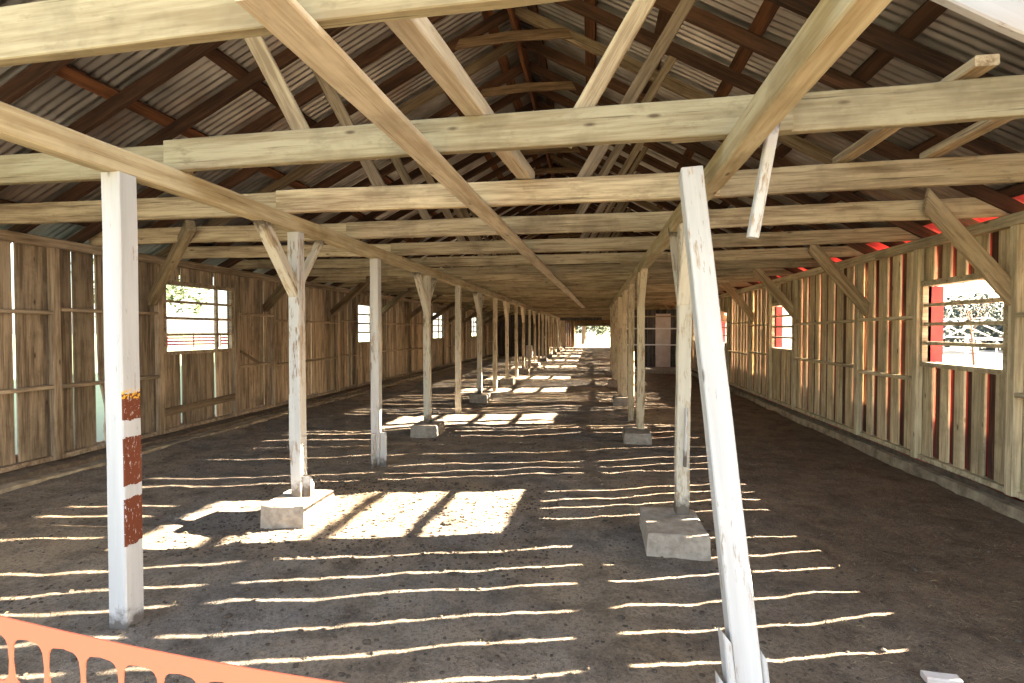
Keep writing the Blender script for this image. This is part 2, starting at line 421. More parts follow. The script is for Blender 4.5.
# wall posts, girts, plates, braces
wposts = {'R': [2.55, 4.93] + [T(n) for n in range(5, 40, 2)], 'L': [2.5, 4.80] + [6.18] + [T(n) for n in range(6, 40, 2)]}
wposts['R'] = [2.57, 5.02] + [T(n) + .12 for n in range(5, 40, 2)]
def clear_win(y, wins):
    for a, e in wins:
        if a - .1 < y < (a + e) / 2: return a - .09
        if (a + e) / 2 <= y < e + .1: return e + .09
    return y
for side, X, s, wins, mt in (('R', XR, -1, WR, 'trim_r'), ('L', XL, 1, WL, 'trim_l')):
    word = 'right' if side == 'R' else 'left'; tone = 'pale' if side == 'R' else 'brown'
    ps = sorted(set(round(clear_win(y, wins), 3) for y in wposts[side]) | set(round(v, 3) for a, e in wins[:3] for v in (a - .09, e + .09)))
    ps = [p for i, p in enumerate(ps) if i == 0 or p - ps[i - 1] > .12]
    k = 0
    for y in ps:
        o = beam('wall_post', (X + s * .048, y, .17), (X + s * .048, y, PZ - .1), .07, .09, M[mt], up=(0, 1, 0))
        lab = '%s upright post of the plank wall on the %s, %s from the front' % (tone, word, od(k)) if k < 10 else '%s upright post in the distant part of the %s plank wall' % (tone, word)
        tag(o, lab, 'post', 'upright posts of the %s wall' % word, 'thing'); k += 1
    full = [Y0] + ps + [Y1]
    gz = (1.74, 1.05) if side == 'R' else (1.83, .97)
    for lev, z in enumerate(gz):
        for i in range(len(full) - 1):
            a, e = full[i] + .045, full[i + 1] - .045
            if e - a < .2: continue
            mid = (a + e) / 2
            if any(p < mid < q for p, q in wins): continue
            dz = U(-.05, .05) if mid > 8 else 0
            if side == 'L' and lev == 0 and mid < 5: dz = -.03
            o = beam('wall_girt', (X + s * .045, a, z + dz), (X + s * .045, e, z + dz + U(-.02, .02)), .085, .042, M[mt])
            lev_w = 'upper' if lev == 0 else 'lower'
            lab = ('%s %s girt nailed across the %s plank wall, %s bay from the front' % (lev_w, tone, word, od(i))) if i < 9 else '%s %s girt in the distant part of the %s plank wall' % (lev_w, tone, word)
            tag(o, lab, 'girt', 'rails across the %s wall' % word, 'thing')
    for i, a in enumerate([Y0 + 5.9 * j for j in range(8)]):
        e = min(a + 5.9, Y1)
        o = beam('wall_plate', (X + s * .056, a + .003, PZ - .05), (X + s * .056, e - .003, PZ - .05), .10, .10, M[mt], seg=12)
        tag(o, '%s length of %s top plate along the head of the %s wall' % (od(i), tone, word), 'beam', 'top plates of the %s wall' % word, 'thing')
    # concrete kerb and the boarded ledge behind it
    bm = bmesh.new()
    kx = (XR - .12, XR - .045) if side == 'R' else (XL + .16, XL + .34)
    zt = .10 if side == 'R' else .075
    yy = Y0; seg_y = []
    while yy < Y1: seg_y.append(yy); yy += .22
    seg_y.append(Y1); pr = None
    for y in seg_y:
        n = noise.noise(Vector((y * 1.3, 5 if side == 'R' else 9, 0))) * .02
        row = [bm.verts.new(v) for v in ((kx[0] + n * .6, y, -.05), (kx[0] + n * .6 + .01, y, zt + n), (kx[1], y, zt + n * .7), (kx[1], y, -.05))]
        if pr:
            for q in range(4): bm.faces.new((pr[q], pr[(q + 1) % 4], row[(q + 1) % 4], row[q]))
        pr = row
    bmesh.ops.recalc_face_normals(bm, faces=bm.faces)
    tag(link('trim_1' if side == 'R' else 'trim_2', bm, M['concrete_warm']), kind='structure')
    bm = bmesh.new()
    a, b_ = sorted((X + s * .001, X + s * (.045 if side == 'R' else .16)))
    pr = None
    for y in seg_y:
        n = noise.noise(Vector((y * 2.1, 15, 0))) * .02
        row = [bm.verts.new(v) for v in ((a, y, -.05), (a, y, .155 + n), (b_, y, .125 + n), (b_, y, -.05))]
        if pr:
            for q in range(4): bm.faces.new((pr[q], pr[(q + 1) % 4], row[(q + 1) % 4], row[q]))
        pr = row
    bmesh.ops.recalc_face_normals(bm, faces=bm.faces)
    tag(link('trim_3' if side == 'R' else 'trim_4', bm, M['soil']), kind='structure')
    # sole plate the planks stand on
    bm = bmesh.new(); quadbox(bm, *sorted((X + s * .05, X - s * .07)), Y0, Y1, .165, .215)
    tag(link('baseboard_right' if side == 'R' else 'baseboard_left', bm, M[mt]), kind='structure')

# board nailed low across the planks under the left window, and the loose strip beside it
o = beam('plank_strip', (XL + .065, 6.22, .46), (XL + .065, 7.72, .50), .022, .11, M['mid'])
tag(o, 'dark board nailed low across the planks under the nearest left window', 'board')
o = beam('plank_strip', (XL + .012, 7.86, 1.24), (XL + .012, 8.42, .98), .022, .05, M['mid'])
tag(o, 'short slanting strip nailed to the planks just beyond the nearest left window', 'board')

k = 0
for n in range(3, 38, 2):
    y = T(n) - .05
    o = beam('knee_brace', (2.90, y, 2.75), (3.62, y, 1.87), .045, .15, M['cream_grey'], cut0=-.13, cut1=-.13)
    tag(o, ('%s slanting brace from the right wall up to a cross beam' % od(k)) if k < 8 else 'slanting brace at the right wall in the distant part of the shed', 'brace', 'braces along the right wall', 'thing')
    y = T(n)
    o = beam('knee_brace', (-4.36, y - .06, 2.75), (-5.83, y + .94, 1.99), .09, .13, M['mid'] if n > 3 else M['cream_grey'])
    tag(o, ('%s slanting brace from the left wall up to a cross beam' % od(k)) if k < 8 else 'slanting brace at the left wall in the distant part of the shed', 'brace', 'braces along the left wall', 'thing')
    k += 1

# ------------------------------------------------------------------ posts, footings, girders
def footing(x0, x1, y0, y1, h, label, mat='concrete'):
    bm = bmesh.new()
    nx = 5; b0 = .02; r = []
    for z, sh in ((-.08, -.006), (h * .5, 0), (h - .012, .004), (h, .013)):
        ring = []
        for (x, y) in [(x0 + (x1 - x0) * t, y0) for t in (0, .25, .5, .75)] + [(x1, y0 + (y1 - y0) * t) for t in (0, .25, .5, .75)] + [(x1 - (x1 - x0) * t, y1) for t in (0, .25, .5, .75)] + [(x0, y1 - (y1 - y0) * t) for t in (0, .25, .5, .75)]:
            cx, cy = (x0 + x1) / 2, (y0 + y1) / 2
            d = Vector((cx - x, cy - y)); d.normalize()
            ring.append(bm.verts.new((x + d.x * sh * 1.4 + U(-.005, .005), y + d.y * sh * 1.4 + U(-.005, .005), z + U(-.006, .006))))
        r.append(ring)
    for i in range(3):
        for q in range(16): bm.faces.new((r[i][q], r[i][(q + 1) % 16], r[i + 1][(q + 1) % 16], r[i + 1][q]))
    bm.faces.new(r[-1]); bm.faces.new(r[0][::-1])
    bmesh.ops.recalc_face_normals(bm, faces=bm.faces)
    o = link('concrete_footing', bm, M[mat])
    return tag(o, label, 'footing', 'concrete footings under the posts', 'thing')

GB = 2.43                      # underside of the girders
random.seed(21)
yl = [2.40, 4.05, 5.68] + [7.55 + 1.87 * k for k in range(22)]
yl = [y for y in yl if y < 47]
for k, y in enumerate(yl):
    blk = (k % 2 == 1)
    mt = M['post_bands'] if k == 0 else M['post_white'] if k < 3 else M['post_worn'] if k < 6 else M['post_far']
    w = .112 if k == 0 else .10 if k < 6 else U(.085, .105)
    z0 = .17 if blk else -.03
    dx = U(-.01, .01) if k else 0
    x = GXL + (0 if k else .0)
    o = beam('wooden_post', (x + dx, y, z0), (x, y, GB), w, w, mt, up=(0, 1, 0), jit=.0025, seg=8)
    if k == 0: lab = 'white painted post with flaking brown bands, nearest on the left'
    elif k == 1: lab = 'white painted post with two braces on a sunlit concrete block'
    elif k == 2: lab = 'whitish post with a boarded foot, third in the left row'
    elif k < 12: lab = '%s post of the left row, %s' % (od(k), 'braced both ways at its head' if blk else 'plain without braces')
    else: lab = 'lime washed post at the distant end of the left row'
    tag(o, lab, 'post', 'posts of the left row', 'thing')
    if k == 1:
        p = beam('scab_board', (-.055 + GXL + dx - .0, y + .0, .5), (-.055 + GXL + dx, y, 1.05), .02, .09, mt, up=(0, 1, 0)); p.parent = o; p.matrix_parent_inverse = o.matrix_world.inverted()
    if k == 2:
        for (xx, yy, ww, hh) in ((0, -.062, .022, .125), (.062, 0, .12, .022)):
            bmb = beam_bm(.42, ww, hh, jit=.001)
            p = link('foot_board', bmb, M['post_white'])
            place(p, (x + xx, y + yy, -.02), (x + xx, y + yy, .40), up=(0, 1, 0)); 
            # width runs along X for the front board and along Y for the side board
            p.parent = o; p.matrix_parent_inverse = o.matrix_world.inverted()
    if blk:
        lab = ('sunlit concrete block under the braced white post at left' if k == 1 else '%s concrete block along the left row of posts' % od((k - 1) // 2)) if k < 12 else 'concrete block under a distant post of the left row'
        hgt = .175
        footing(x - .17, x + .22, y - .27, y + .2, hgt, lab)
        if k == 1:
            bm2 = beam_bm(.14, .10, .05, jit=.002, cut1=-.08)
            o2 = place(link('wedge_block', bm2, M['post_white']), (x + .085, y, .17), (x + .085, y, .33), up=(0, 1, 0))
            tag(o2, 'small white wedge against the foot of the braced left post', 'block')
    if blk:
        for sgn in (-1, 1):
            h0 = .50 if sgn < 0 else .44
            o = beam('knee_brace', (x, y + sgn * (h0 + .0), GB + .05), (x, y - sgn * .01, GB - h0 - .05), .088 if sgn < 0 else .06, .09 if sgn < 0 else .06, mt if k > 1 else M['post_worn'], jit=.001)
            nm = ('%s brace of the %s braced post in the left row' % ('near-side' if sgn < 0 else 'far-side', od((k - 1) // 2))) if k < 12 else 'short brace at a distant post of the left row'
            tag(o, nm, 'brace', 'head braces of the left row', 'thing')

yr = [4.15, 7.62, 9.45, 11.3] + [13.15 + 1.85 * k for k in range(19)]
yr = [y for y in yr if y < 20]
for k, y in enumerate(yr):
    blk = k in (0, 1) or (k > 1 and k % 2 == 1)
    mt = M['post_worn'] if k == 0 else M['post_far']
    z0 = .17 if blk else -.03
    x = GXR
    w = .105
    if k == 0:
        o = beam('wooden_post', (x - .0, y, z0), (x + .02, y + .06, GB), .10, .11, mt, up=(0, 1, 0), jit=.005, seg=11)
        lab = 'knotty worn post on a concrete block behind the leaning post'
        for (za, zb, dx) in ((.55, 1.0, .0),):
            p = beam('scab_board', (x + .01, y - .062, za), (x + .02, y - .06, zb), .02, .05, M['post_white'], up=(0, 1, 0)); p.parent = o; p.matrix_parent_inverse = o.matrix_world.inverted()
    else:
        o = beam('wooden_post', (x, y, z0), (x, y, GB), w, w, mt, up=(0, 1, 0), jit=.003, seg=8)
        lab = '%s post of the right row counted from the knotty one' % od(k) if k < 8 else 'lime washed post at the distant end of the right row'
    tag(o, lab, 'post', 'posts of the right row', 'thing')
    if blk:
        lab = ('pale concrete block under the knotty right post' if k == 0 else '%s concrete block along the right row of posts' % od(k)) if k < 6 else 'concrete block under a distant post of the right row'
        footing(x - .31 if k == 0 else x - .25, x + .12, y - .47 if k == 0 else y - .35, y + .12, .165, lab)
    if k in (0, 1) or k % 2 == 1:
        for sgn in ((-1, 1) if k else (1, -1)):
            if k == 0:
                o = beam('knee_brace', (x - .01, y + .42 * sgn, GB + .05), (x, y, GB - .62), .09, .05, M['post_worn'], jit=.002, bow=0)
            else:
                o = beam('knee_brace', (x, y + .47 * sgn, GB + .05), (x, y, GB - .48), .09, .075, mt, jit=.002)
            nm = ('%s brace at the head of the %s post of the right row' % ('near-side' if sgn < 0 else 'far-side', od(k))) if k < 8 else 'short brace at a distant post of the right row'
            tag(o, nm, 'brace', 'head braces of the right row', 'thing')

# the leaning front post with boards nailed round its foot
p0, p1 = Vector((.644, 2.16, -.03)), Vector((.512, 2.84, 2.435))
o = beam('wooden_post', p0, p1, .11, .105, M['post_white'], up=(0, 1, 0), jit=.002, seg=8)
tag(o, 'leaning white painted post nearest on the right, boards at its foot', 'post', 'posts of the right row', 'thing')
lp = o
ax = (p1 - p0).normalized()
for (dx, dy, hh, ww, dd) in ((-.073, -.03, .37, .03, .10), (.068, 0, .30, .022, .10), (-.105, -.02, .20, .025, .08)):
    q0 = p0 + Vector((dx, dy, .0)); q1 = q0 + ax * hh
    bmb = beam_bm(hh, dd, ww, jit=.001, cut1=-.04)
    p = place(link('foot_board', bmb, M['post_white']), q0, q1, up=(1, 0, 0))
    p.parent = lp; p.matrix_parent_inverse = lp.matrix_world.inverted()

random.seed(31)
for side, gx in (('left', GXL), ('right', GXR)):
    cuts = [1.30, 2.42 + .0, 7.9, 13.5, 19.0, 24.6, 30.1, 35.7, 41.3, 46.8] if side == 'left' else [1.30, 7.62, 13.15, 18.7, 20.5]
    if side == 'left': cuts.remove(2.42)
    for i in range(len(cuts) - 1):
        hgt = .13
        o = beam('girder', (gx, cuts[i] + .002, GB + hgt / 2), (gx, cuts[i + 1] - .002, GB + hgt / 2), .10, hgt, M['cream'] if i < 2 else M['cream_grey'], seg=14, jit=.004, ch=.008)
        lab = '%s length of the heavy timber girder along the heads of the %s row of posts' % (od(i), side)
        tag(o, lab, 'beam', 'girders over the %s row' % side, 'thing')

# ------------------------------------------------------------------ cross beams, struts, collars, rafters, purlins
TB = GB + .13                  # underside of the cross beams
random.seed(41)
n = 0
while T(n) < Y1 - .3:
    y = T(n); hgt = .185 if n < 3 else U(.172, .178) if n == 3 else U(.135, .158)
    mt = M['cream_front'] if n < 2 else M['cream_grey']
    far = n > 11
    def lb(part): return ('%s %s, %s from the front' % (('heavy pale' if n < 3 else 'pale'), part, od(n))) if not far else '%s in the distant part of the shed' % part
    sk = .10 if n < 2 else 0
    for part, a, b_, dy, dz, dzl in (('cross beam over the middle aisle', GXL - .06, GXR + .35 if n % 2 else GXR + .2, 0, 0, 0),
                        ('cross beam over the left aisle', XL + .02, GXL + .05, .055, 0.045, 0), ('cross beam over the right aisle', GXR - .3, XR - .02, .055, .04, 0)):
        ha, hb = hgt, hgt
        pa, pb = (a, y + dy, TB + hgt / 2), (b_, y + dy, TB + hgt / 2)
        if 'middle' in part: pa = (a, y + sk, TB + hgt / 2)
        if 'left' in part: pa, pb = (a, y + sk + .16 if n < 4 else y + .10, PZ + .002 + hgt / 2), (b_, y + sk + .055, TB + hgt / 2)
        if 'right' in part: pb = (b_, y + dy, PZ + .002 + hgt / 2)
        if n == 1 and 'middle' in part: pb = (GXR + .25, y + dy, TB + hgt / 2)
        o = beam('cross_beam', pa, pb, .048, hgt, mt, seg=9, jit=.003, ch=.004, bend=U(-.008, .008))
        tag(o, lb(part), 'beam', 'cross beams over the ' + part.split('the ')[-1], 'thing')
    # struts up to the rafters
    if n >= 1:
        for s_, fx, k_, nm in ((-1, -1.60 + U(-.04, .04), .55, 'left'), (1, -.19 + U(-.03, .04), .62, 'right')):
            zt = TB + .04
            # meet the rafter underside
            z = zt
            for _ in range(30): z = under(fx + s_ * k_ * (z - zt)) - .0
            xt = fx + s_ * k_ * (z - zt)
            w_ = .095 if n < 3 else U(.07, .1)
            o = beam('roof_strut', (fx, y + .05 + sk * .5, zt), (xt, y + .05, z + .05), .035, w_, M['cream_grey'] if (n == 1) else M['mid'])
            tag(o, ('%s strut on the %s side of the ridge from cross beam to rafter' % (od(n - 1), nm)) if not far else 'roof strut on the %s side of the ridge in the distant part' % nm, 'strut', 'struts under the roof', 'thing')
    n += 1
NT = n

k = 0
y = 1.50
while y < Y1 - .1:
    for s_, xe, nm in ((-1, XL - .40, 'left'), (1, XR + .40, 'right')):
        zr, ze = RZ + RD / 2, under(xe) + RD / 2; SL = sl(s_)
        mt = M['dark'] if R() < .9 or k < 6 else M['mid']
        o = beam('rafter', (RX + s_ * .022, y, zr - SL * .022), (xe, y, ze), .05, RD * cos(atan(SL)), mt, seg=8, jit=.003, ch=.004)
        lab = ('%s rafter on the %s slope of the roof, %s' % (od(k), nm, 'bare brown timber')) if k < 14 else 'brown rafter on the %s slope in the distant part of the roof' % nm
        tag(o, lab, 'rafter', 'rafters of the %s slope' % nm, 'thing')
    if k % 2 == 1:
        z = 4.83; hw = .63
        o = beam('collar_tie', (RX - hw, y - .045, z - .01), (RX + hw, y - .045, z + .01), .035, .11, M['dark_mid'], bend=.03, cut0=.06, cut1=-.06)
        tag(o, ('%s short collar tie just below the ridge' % od(k // 2)) if k < 20 else 'short collar tie below the ridge in the distant part', 'beam', 'collar ties below the ridge', 'thing')
    k += 1; y = 1.50 + .605 * k

for i in range(8):
    a, e = Y0 - .05 + 5.9 * i, min(Y0 - .05 + 5.9 * (i + 1), Y1)
    o = beam('ridge_board', (RX, a + .003, RZ + .01), (RX, e - .003, RZ + .01), .045, .27, M['rust'], seg=12)
    tag(o, '%s length of red-brown ridge board at the peak of the roof' % od(i), 'beam', 'ridge boards', 'thing')
    for s_, nm in ((-1, 'left'), (1, 'right')):
        for j, d in enumerate((.22, .85, 1.52, 2.2, 2.98, 3.75, 4.45) if s_ > 0 else (.28, 1.0, 1.72, 2.44, 3.24, 4.0, 4.85)):
            x = RX + s_ * d
            z = under(x) + RD + .02
            p0 = Vector((x, a + .003, z)); p1 = Vector((x, e - .003, z))
            o = beam('purlin', p0, p1, .125, .036, M['rust'] if R() < .7 else M['dark'], up=(s_ * sl(s_), 0, 1), seg=12, jit=.002)
            lab = '%s purlin down from the ridge on the %s slope, %s length' % (od(j).replace('nearest', 'first'), nm, od(i))
            tag(o, lab, 'purlin', 'purlins of the %s slope' % nm, 'thing')

# long pale board nailed under the cross beams, thick timber lying on them, and other boards
o = beam('slanting_board', (.95, 2.0, 2.97), (3.58, 2.0, 1.408), .04, .16, M['post_white'])
tag(o, 'white painted slanting board crossing the top right corner up from the wall', 'board')
o = beam('runner_board', (-.93, 1.33, TB - .016), (-.36, 21.4, TB - .016), .155, .03, M['cream_light'], seg=20, jit=.002)
tag(o, 'long pale board nailed lengthwise under the cross beams near the middle', 'board')
o = beam('loft_timber', (-.75, 1.5, TB + .185 + .05), (-.50, 4.0, TB + .185 + .05), .11, .09, M['cream_light'], seg=8)
tag(o, 'pale timber lying lengthwise on the first cross beams left of the ridge', 'timber')
for x, nm in ((1.76, 'inner'), (2.32, 'outer')):
    o = beam('loft_timber', (x, 2.64, TB + .225 + .035), (x, 4.03, TB + .225 + .035), .10, .05, M['cream_grey'], seg=4)
    tag(o, '%s of two short boards lying on the cross beams over the right aisle' % nm, 'timber')
o = beam('hanging_stick', (.835, 2.54, 2.62), (.735, 2.54, 2.03), .048, .048, M['post_white'], up=(0, 1, 0), seg=4)
tag(o, 'short white stick hanging from a cross beam right of the leaning post', 'stick')
o = beam('board_scrap', (1.50, 2.56, .02), (1.64, 2.55, .02), .06, .03, M['white_board'])
tag(o, 'pale board scrap on the dirt at the bottom right corner', 'scrap')

# ------------------------------------------------------------------ corrugated roof
random.seed(51)
def sheets(side):
    bm = bmesh.new(); s_ = -1 if side == 'left' else 1
    wl = .076; amp = .0115; per = 8
    nrm = Vector((s_ * sl(s_), 0, 1)).normalized()
    total = (XR - RX if s_ > 0 else RX - XL) + .42
    rows = ((0.0, total * .36), (total * .36 - .12, total * .70), (total * .70 - .12, total))
    for ri, (d0, d1) in enumerate(rows):
        y = Y0 - .12; si = 0
        while y < Y1 + .1:
            W = wl * 9
            lift = .041 + RD + .016 - ri * .0035 + (si % 2) * .0032 + U(0, .003)
            rr = []
            nn = int(W / wl * per) + per
            for q in range(nn + 1):
                yy = y + q * wl / per
                off = amp * cos(2 * pi * (yy - Y0) / wl)
                col = []
                for d in ((d0, d1) if not (ri == 2 and s_ > 0) else (d0, XR - .03 - RX, d1)):
                    x = RX + s_ * d
                    col.append(bm.verts.new(Vector((x, yy, under(x) + lift)) + nrm * off))
                rr.append(col)
            for q in range(nn):
                for c_ in range(len(rr[0]) - 1):
                    f = bm.faces.new((rr[q][c_], rr[q + 1][c_], rr[q + 1][c_ + 1], rr[q][c_ + 1]))
                    f.material_index = 1 if c_ == 1 else 0
                    f.smooth = True
            y += W; si += 1
    return bm
for side in ('left', 'right'):
    o = link('roof_' + side, sheets(side), [M['tin'], M['red']]); tag(o, kind='structure')
# ridge cap
bm = bmesh.new()
for s_ in (-1, 1):
    z = RZ + RD + .07
    vs = [bm.verts.new(v) for v in ((RX, Y0 - .12, z), (RX, Y1 + .1, z), (RX + s_ * .2, Y1 + .1, z - sl(s_) * .2), (RX + s_ * .2, Y0 - .12, z - sl(s_) * .2))]
    bm.faces.new(vs)
tag(link('roof_ridge_trim', bm, M['tin']), kind='structure')

# ------------------------------------------------------------------ cross partitions and the far end
random.seed(61)
def xplanks(bm, x0, x1, y, z0, z1, th=.025, mi=0, gap=.006, topf=None):
    x = x0
    while x < x1 - .01:
        e = min(x + U(.16, .26), x1)
        zt = z1 if topf is None else topf((x + e) / 2)
        quadbox(bm, x, e - gap, y, y + th, z0, zt, mi); x = e
# left aisle partition (dark) and right aisle partition with rails, white door and slab
bm = bmesh.new()
xplanks(bm, XL + .1, GXL - .06, 31.0, .0, GB + .1)
tag(link('wall_left_partition', bm, M['wall_d']), kind='structure')
bm = bmesh.new()
xplanks(bm, 2.15, 2.45, 20.6, .14, 2.4); xplanks(bm, 3.02, XR - .08, 20.6, .14, 2.4)
xplanks(bm, GXR + .06, 2.15, 20.6, .14, 2.4)
xplanks(bm, 2.45, 3.02, 20.6, 2.24, 2.4)
tag(link('wall_right_partition', bm, M['wall_d']), kind='structure')
bm = bmesh.new(); quadbox(bm, GXR + .1, XR - .18, 19.3, 20.55, -.05, .17)
tag(link('concrete_step', bm, M['concrete']), 'low concrete slab across the right aisle below the white door', 'slab', kind='thing')
bm = bmesh.new()
for (a, e) in ((2.46, 2.64), (2.645, 2.83), (2.835, 3.01)): quadbox(bm, a, e, 20.58, 20.61, .17, 2.23)
d1 = tag(link('door_1', bm, M['white_board']), kind='structure')
bm = bmesh.new()
for z in (.6, 1.25, 1.95): quadbox(bm, 2.48, 2.99, 20.555, 20.579, z, z + .09)
link('door_rails', bm, M['white_board'], parent=d1)
for i, z in enumerate((1.04, 1.66, 2.12)):
    o = beam('gate_rail', (GXR + .06, 20.1, z), (XR - .12, 20.1, z), .04, .05, M['white_metal'] if i < 2 else M['cream_grey'])
    tag(o, '%s rail crossing the right aisle before the white door' % ('lowest white', 'middle white', 'topmost timber')[i], 'rail', 'rails before the white door', 'thing')
# pale barrel in the left aisle
bm = bmesh.new()
prof = [(.0, 0), (.24, 0), (.27, .04), (.29, .3), (.295, .45), (.29, .6), (.27, .84), (.24, .88), (.21, .89), (.0, .87)]
rings = []
for r_, z in prof:
    rings.append([bm.verts.new((r_ * cos(2 * pi * q / 20), r_ * sin(2 * pi * q / 20), z)) for q in range(20)] if r_ > 0 else [bm.verts.new((0, 0, z))] * 20)
for i in range(len(prof) - 1):
    for q in range(20):
        vv = [rings[i][q], rings[i][(q + 1) % 20], rings[i + 1][(q + 1) % 20], rings[i + 1][q]]
        vv = list(dict.fromkeys(vv))
        if len(vv) > 2: bm.faces.new(vv)
o = link('barrel', bm, M['white_board'], smooth=True); o.location = (-3.6, 29.5, fh(-3.6, 29.5)); o.scale = (.72, .72, .8)
tag(o, 'pale barrel standing in the dim end of the left aisle', 'barrel')

# end wall with the open doorway
bm = bmesh.new()
gt = lambda x: under(x) + RD
OX0, OX1, OZ = -1.55, 1.72, 1.98
xplanks(bm, XL, OX0, Y1, 0, 3, topf=gt); xplanks(bm, OX1, XR, Y1, 0, 3, topf=gt)
xplanks(bm, OX0, OX1, Y1, OZ, 3, topf=gt)
quadbox(bm, XL, XR, Y1 + .026, Y1 + .045, 2.3, 2.5)
tag(link('wall_back', bm, M['wall_b']), kind='structure')
bm = bmesh.new(); quadbox(bm, GXL - .05, GXR + .05, 40.0, 40.05, 2.35, 2.95)
tag(link('wall_header', bm, M['wall_d']), kind='structure')
o = beam('door_frame_post', (OX0 - .1, Y1 - .07, -.02), (OX0 - .1, Y1 - .07, 2.4), .12, .12, M['cream_grey'], up=(0, 1, 0))
tag(o, 'pale post at the left side of the distant doorway', 'post', kind='thing')
o = beam('lintel_board', (OX0 - .2, Y1 - .07, OZ + .15), (OX1 + .2, Y1 - .07, OZ + .15), .1, .28, M['mid'])
tag(o, 'brown lintel over the distant doorway', 'beam', kind='thing')

# ------------------------------------------------------------------ orange safety fence
random.seed(71)
PX, PZs = .0595, .078
NC, NR = 48, 15
fx0 = -1.75
def fpos(u, v):
    """u along the fence, v down from the top edge"""
    x = fx0 + u
    zt = 1.200 - .080 * (x + .83) + .003 * sin(x * 5)
    if x < -.9: zt += .0
    k_ = min(1, v / 1.2)
    z = zt - v * (zt - .0) / (NR * PZs + .05)
    y = .60 + .015 * sin(x * 4 + 1) + .02 * k_ * sin(x * 7) + .01 * sin(v * 9) * k_
    return Vector((x, y, z))
bm = bmesh.new()
cache = {}
def V(u, v):
    key = (round(u, 5), round(v, 5))
    if key not in cache: cache[key] = bm.verts.new(fpos(u, v))
    return cache[key]
top = .021
for c_ in range(NC):
    for r_ in range(NR):
        u0, v0 = c_ * PX, top + r_ * PZs
        cu, cv = u0 + PX / 2, v0 + PZs / 2
        hw, hh_ = PX / 2 - .0028, PZs / 2 - .0040
        outer = [(u0 + PX * t, v0) for t in (0, .25, .5, .75)] + [(u0 + PX, v0 + PZs * t) for t in (0, .25, .5, .75)] + [(u0 + PX * (1 - t), v0 + PZs) for t in (0, .25, .5, .75)] + [(u0, v0 + PZs * (1 - t)) for t in (0, .25, .5, .75)]
        inner = []
        for (a, b_) in outer:
            dx, dy = (a - cu) / (PX / 2), (b_ - cv) / (PZs / 2)
            ang = math.atan2(dy, dx); ex = .62
            inner.append((cu + hw * math.copysign(abs(cos(ang)) ** ex, cos(ang)), cv + hh_ * math.copysign(abs(sin(ang)) ** ex, sin(ang))))
        iv = [bm.verts.new(fpos(*p)) for p in inner]; ov = [V(*p) for p in outer]
        for q in range(16): bm.faces.new((ov[q], ov[(q + 1) % 16], iv[(q + 1) % 16], iv[q]))
    for t in range(4):
        a, b_ = (c_ + t / 4) * PX, (c_ + (t + 1) / 4) * PX
        bm.faces.new((V(a, 0), V(b_, 0), V(b_, top), V(a, top)))
bmesh.ops.recalc_face_normals(bm, faces=bm.faces)
o = link('safety_fence', bm, M['orange'])
sm = o.modifiers.new('thick', 'SOLIDIFY'); sm.thickness = .0022
tag(o, 'orange plastic mesh safety fence with oval holes across the entrance', 'fence')

# ------------------------------------------------------------------ litter on the floor
random.seed(81)
tb = bmesh.new(); bmesh.ops.create_icosphere(tb, subdivisions=1, radius=1.0)
ICO_V = [tuple(v.co) for v in tb.verts]; ICO_F = [[v.index for v in f.verts] for f in tb.faces]; tb.free()
bm = bmesh.new()
for i in range(1100):
    if R() < .5: x, y = U(.8, 3.3), 1.9 + 7 * R() ** 1.5
    else: x, y = U(-5.3, 3.3), 1.9 + 12 * R() ** 1.5
    a = U(0, pi); L = U(.01, .06); w = U(.0006, .0013); z = fh(x, y) + .006; b2 = a + U(-.4, .4)
    p = [Vector((x, y, z)), Vector((x + cos(a) * L / 2, y + sin(a) * L / 2, z + U(0, .012))), Vector((x + cos(a) * L / 2 + cos(b2) * L / 2, y + sin(a) * L / 2 + sin(b2) * L / 2, z + U(-.002, .008)))]
    nrm = Vector((-sin(a), cos(a), 0)) * w
    vs = [(bm.verts.new(q - nrm), bm.verts.new(q + nrm), bm.verts.new(q + Vector((0, 0, w)))) for q in p]
    for j in range(2):
        for t in range(3): bm.faces.new((vs[j][t], vs[j][(t + 1) % 3], vs[j + 1][(t + 1) % 3], vs[j + 1][t]))
tag(link('straw_litter', bm, M['straw']), 'loose straw bits scattered over the dirt floor', 'straw', kind='stuff')
bm = bmesh.new()
for i in range(5200):
    x, y = U(-5.3, 3.3), 1.9 + 14 * R() ** 1.8
    if R() < .3: x, y = U(-3.3, -.3), U(3.2, 5.2)
    r_ = U(.004, .013) * (1 if R() < .95 else 1.8); z = fh(x, y)
    sx_, sy_, sz_ = U(.8, 1.7), U(.8, 1.4), U(.4, .7)
    vs = [bm.verts.new((x + v[0] * r_ * sx_ * U(.8, 1.15), y + v[1] * r_ * sy_ * U(.8, 1.15), z + r_ * .2 + v[2] * r_ * sz_ * U(.8, 1.15))) for v in ICO_V]
    for f in ICO_F: bm.faces.new([vs[q] for q in f])
tag(link('dirt_clods', bm, M['clod']), 'crumbs of dry manure and soil over the dirt floor', 'dirt', kind='stuff')

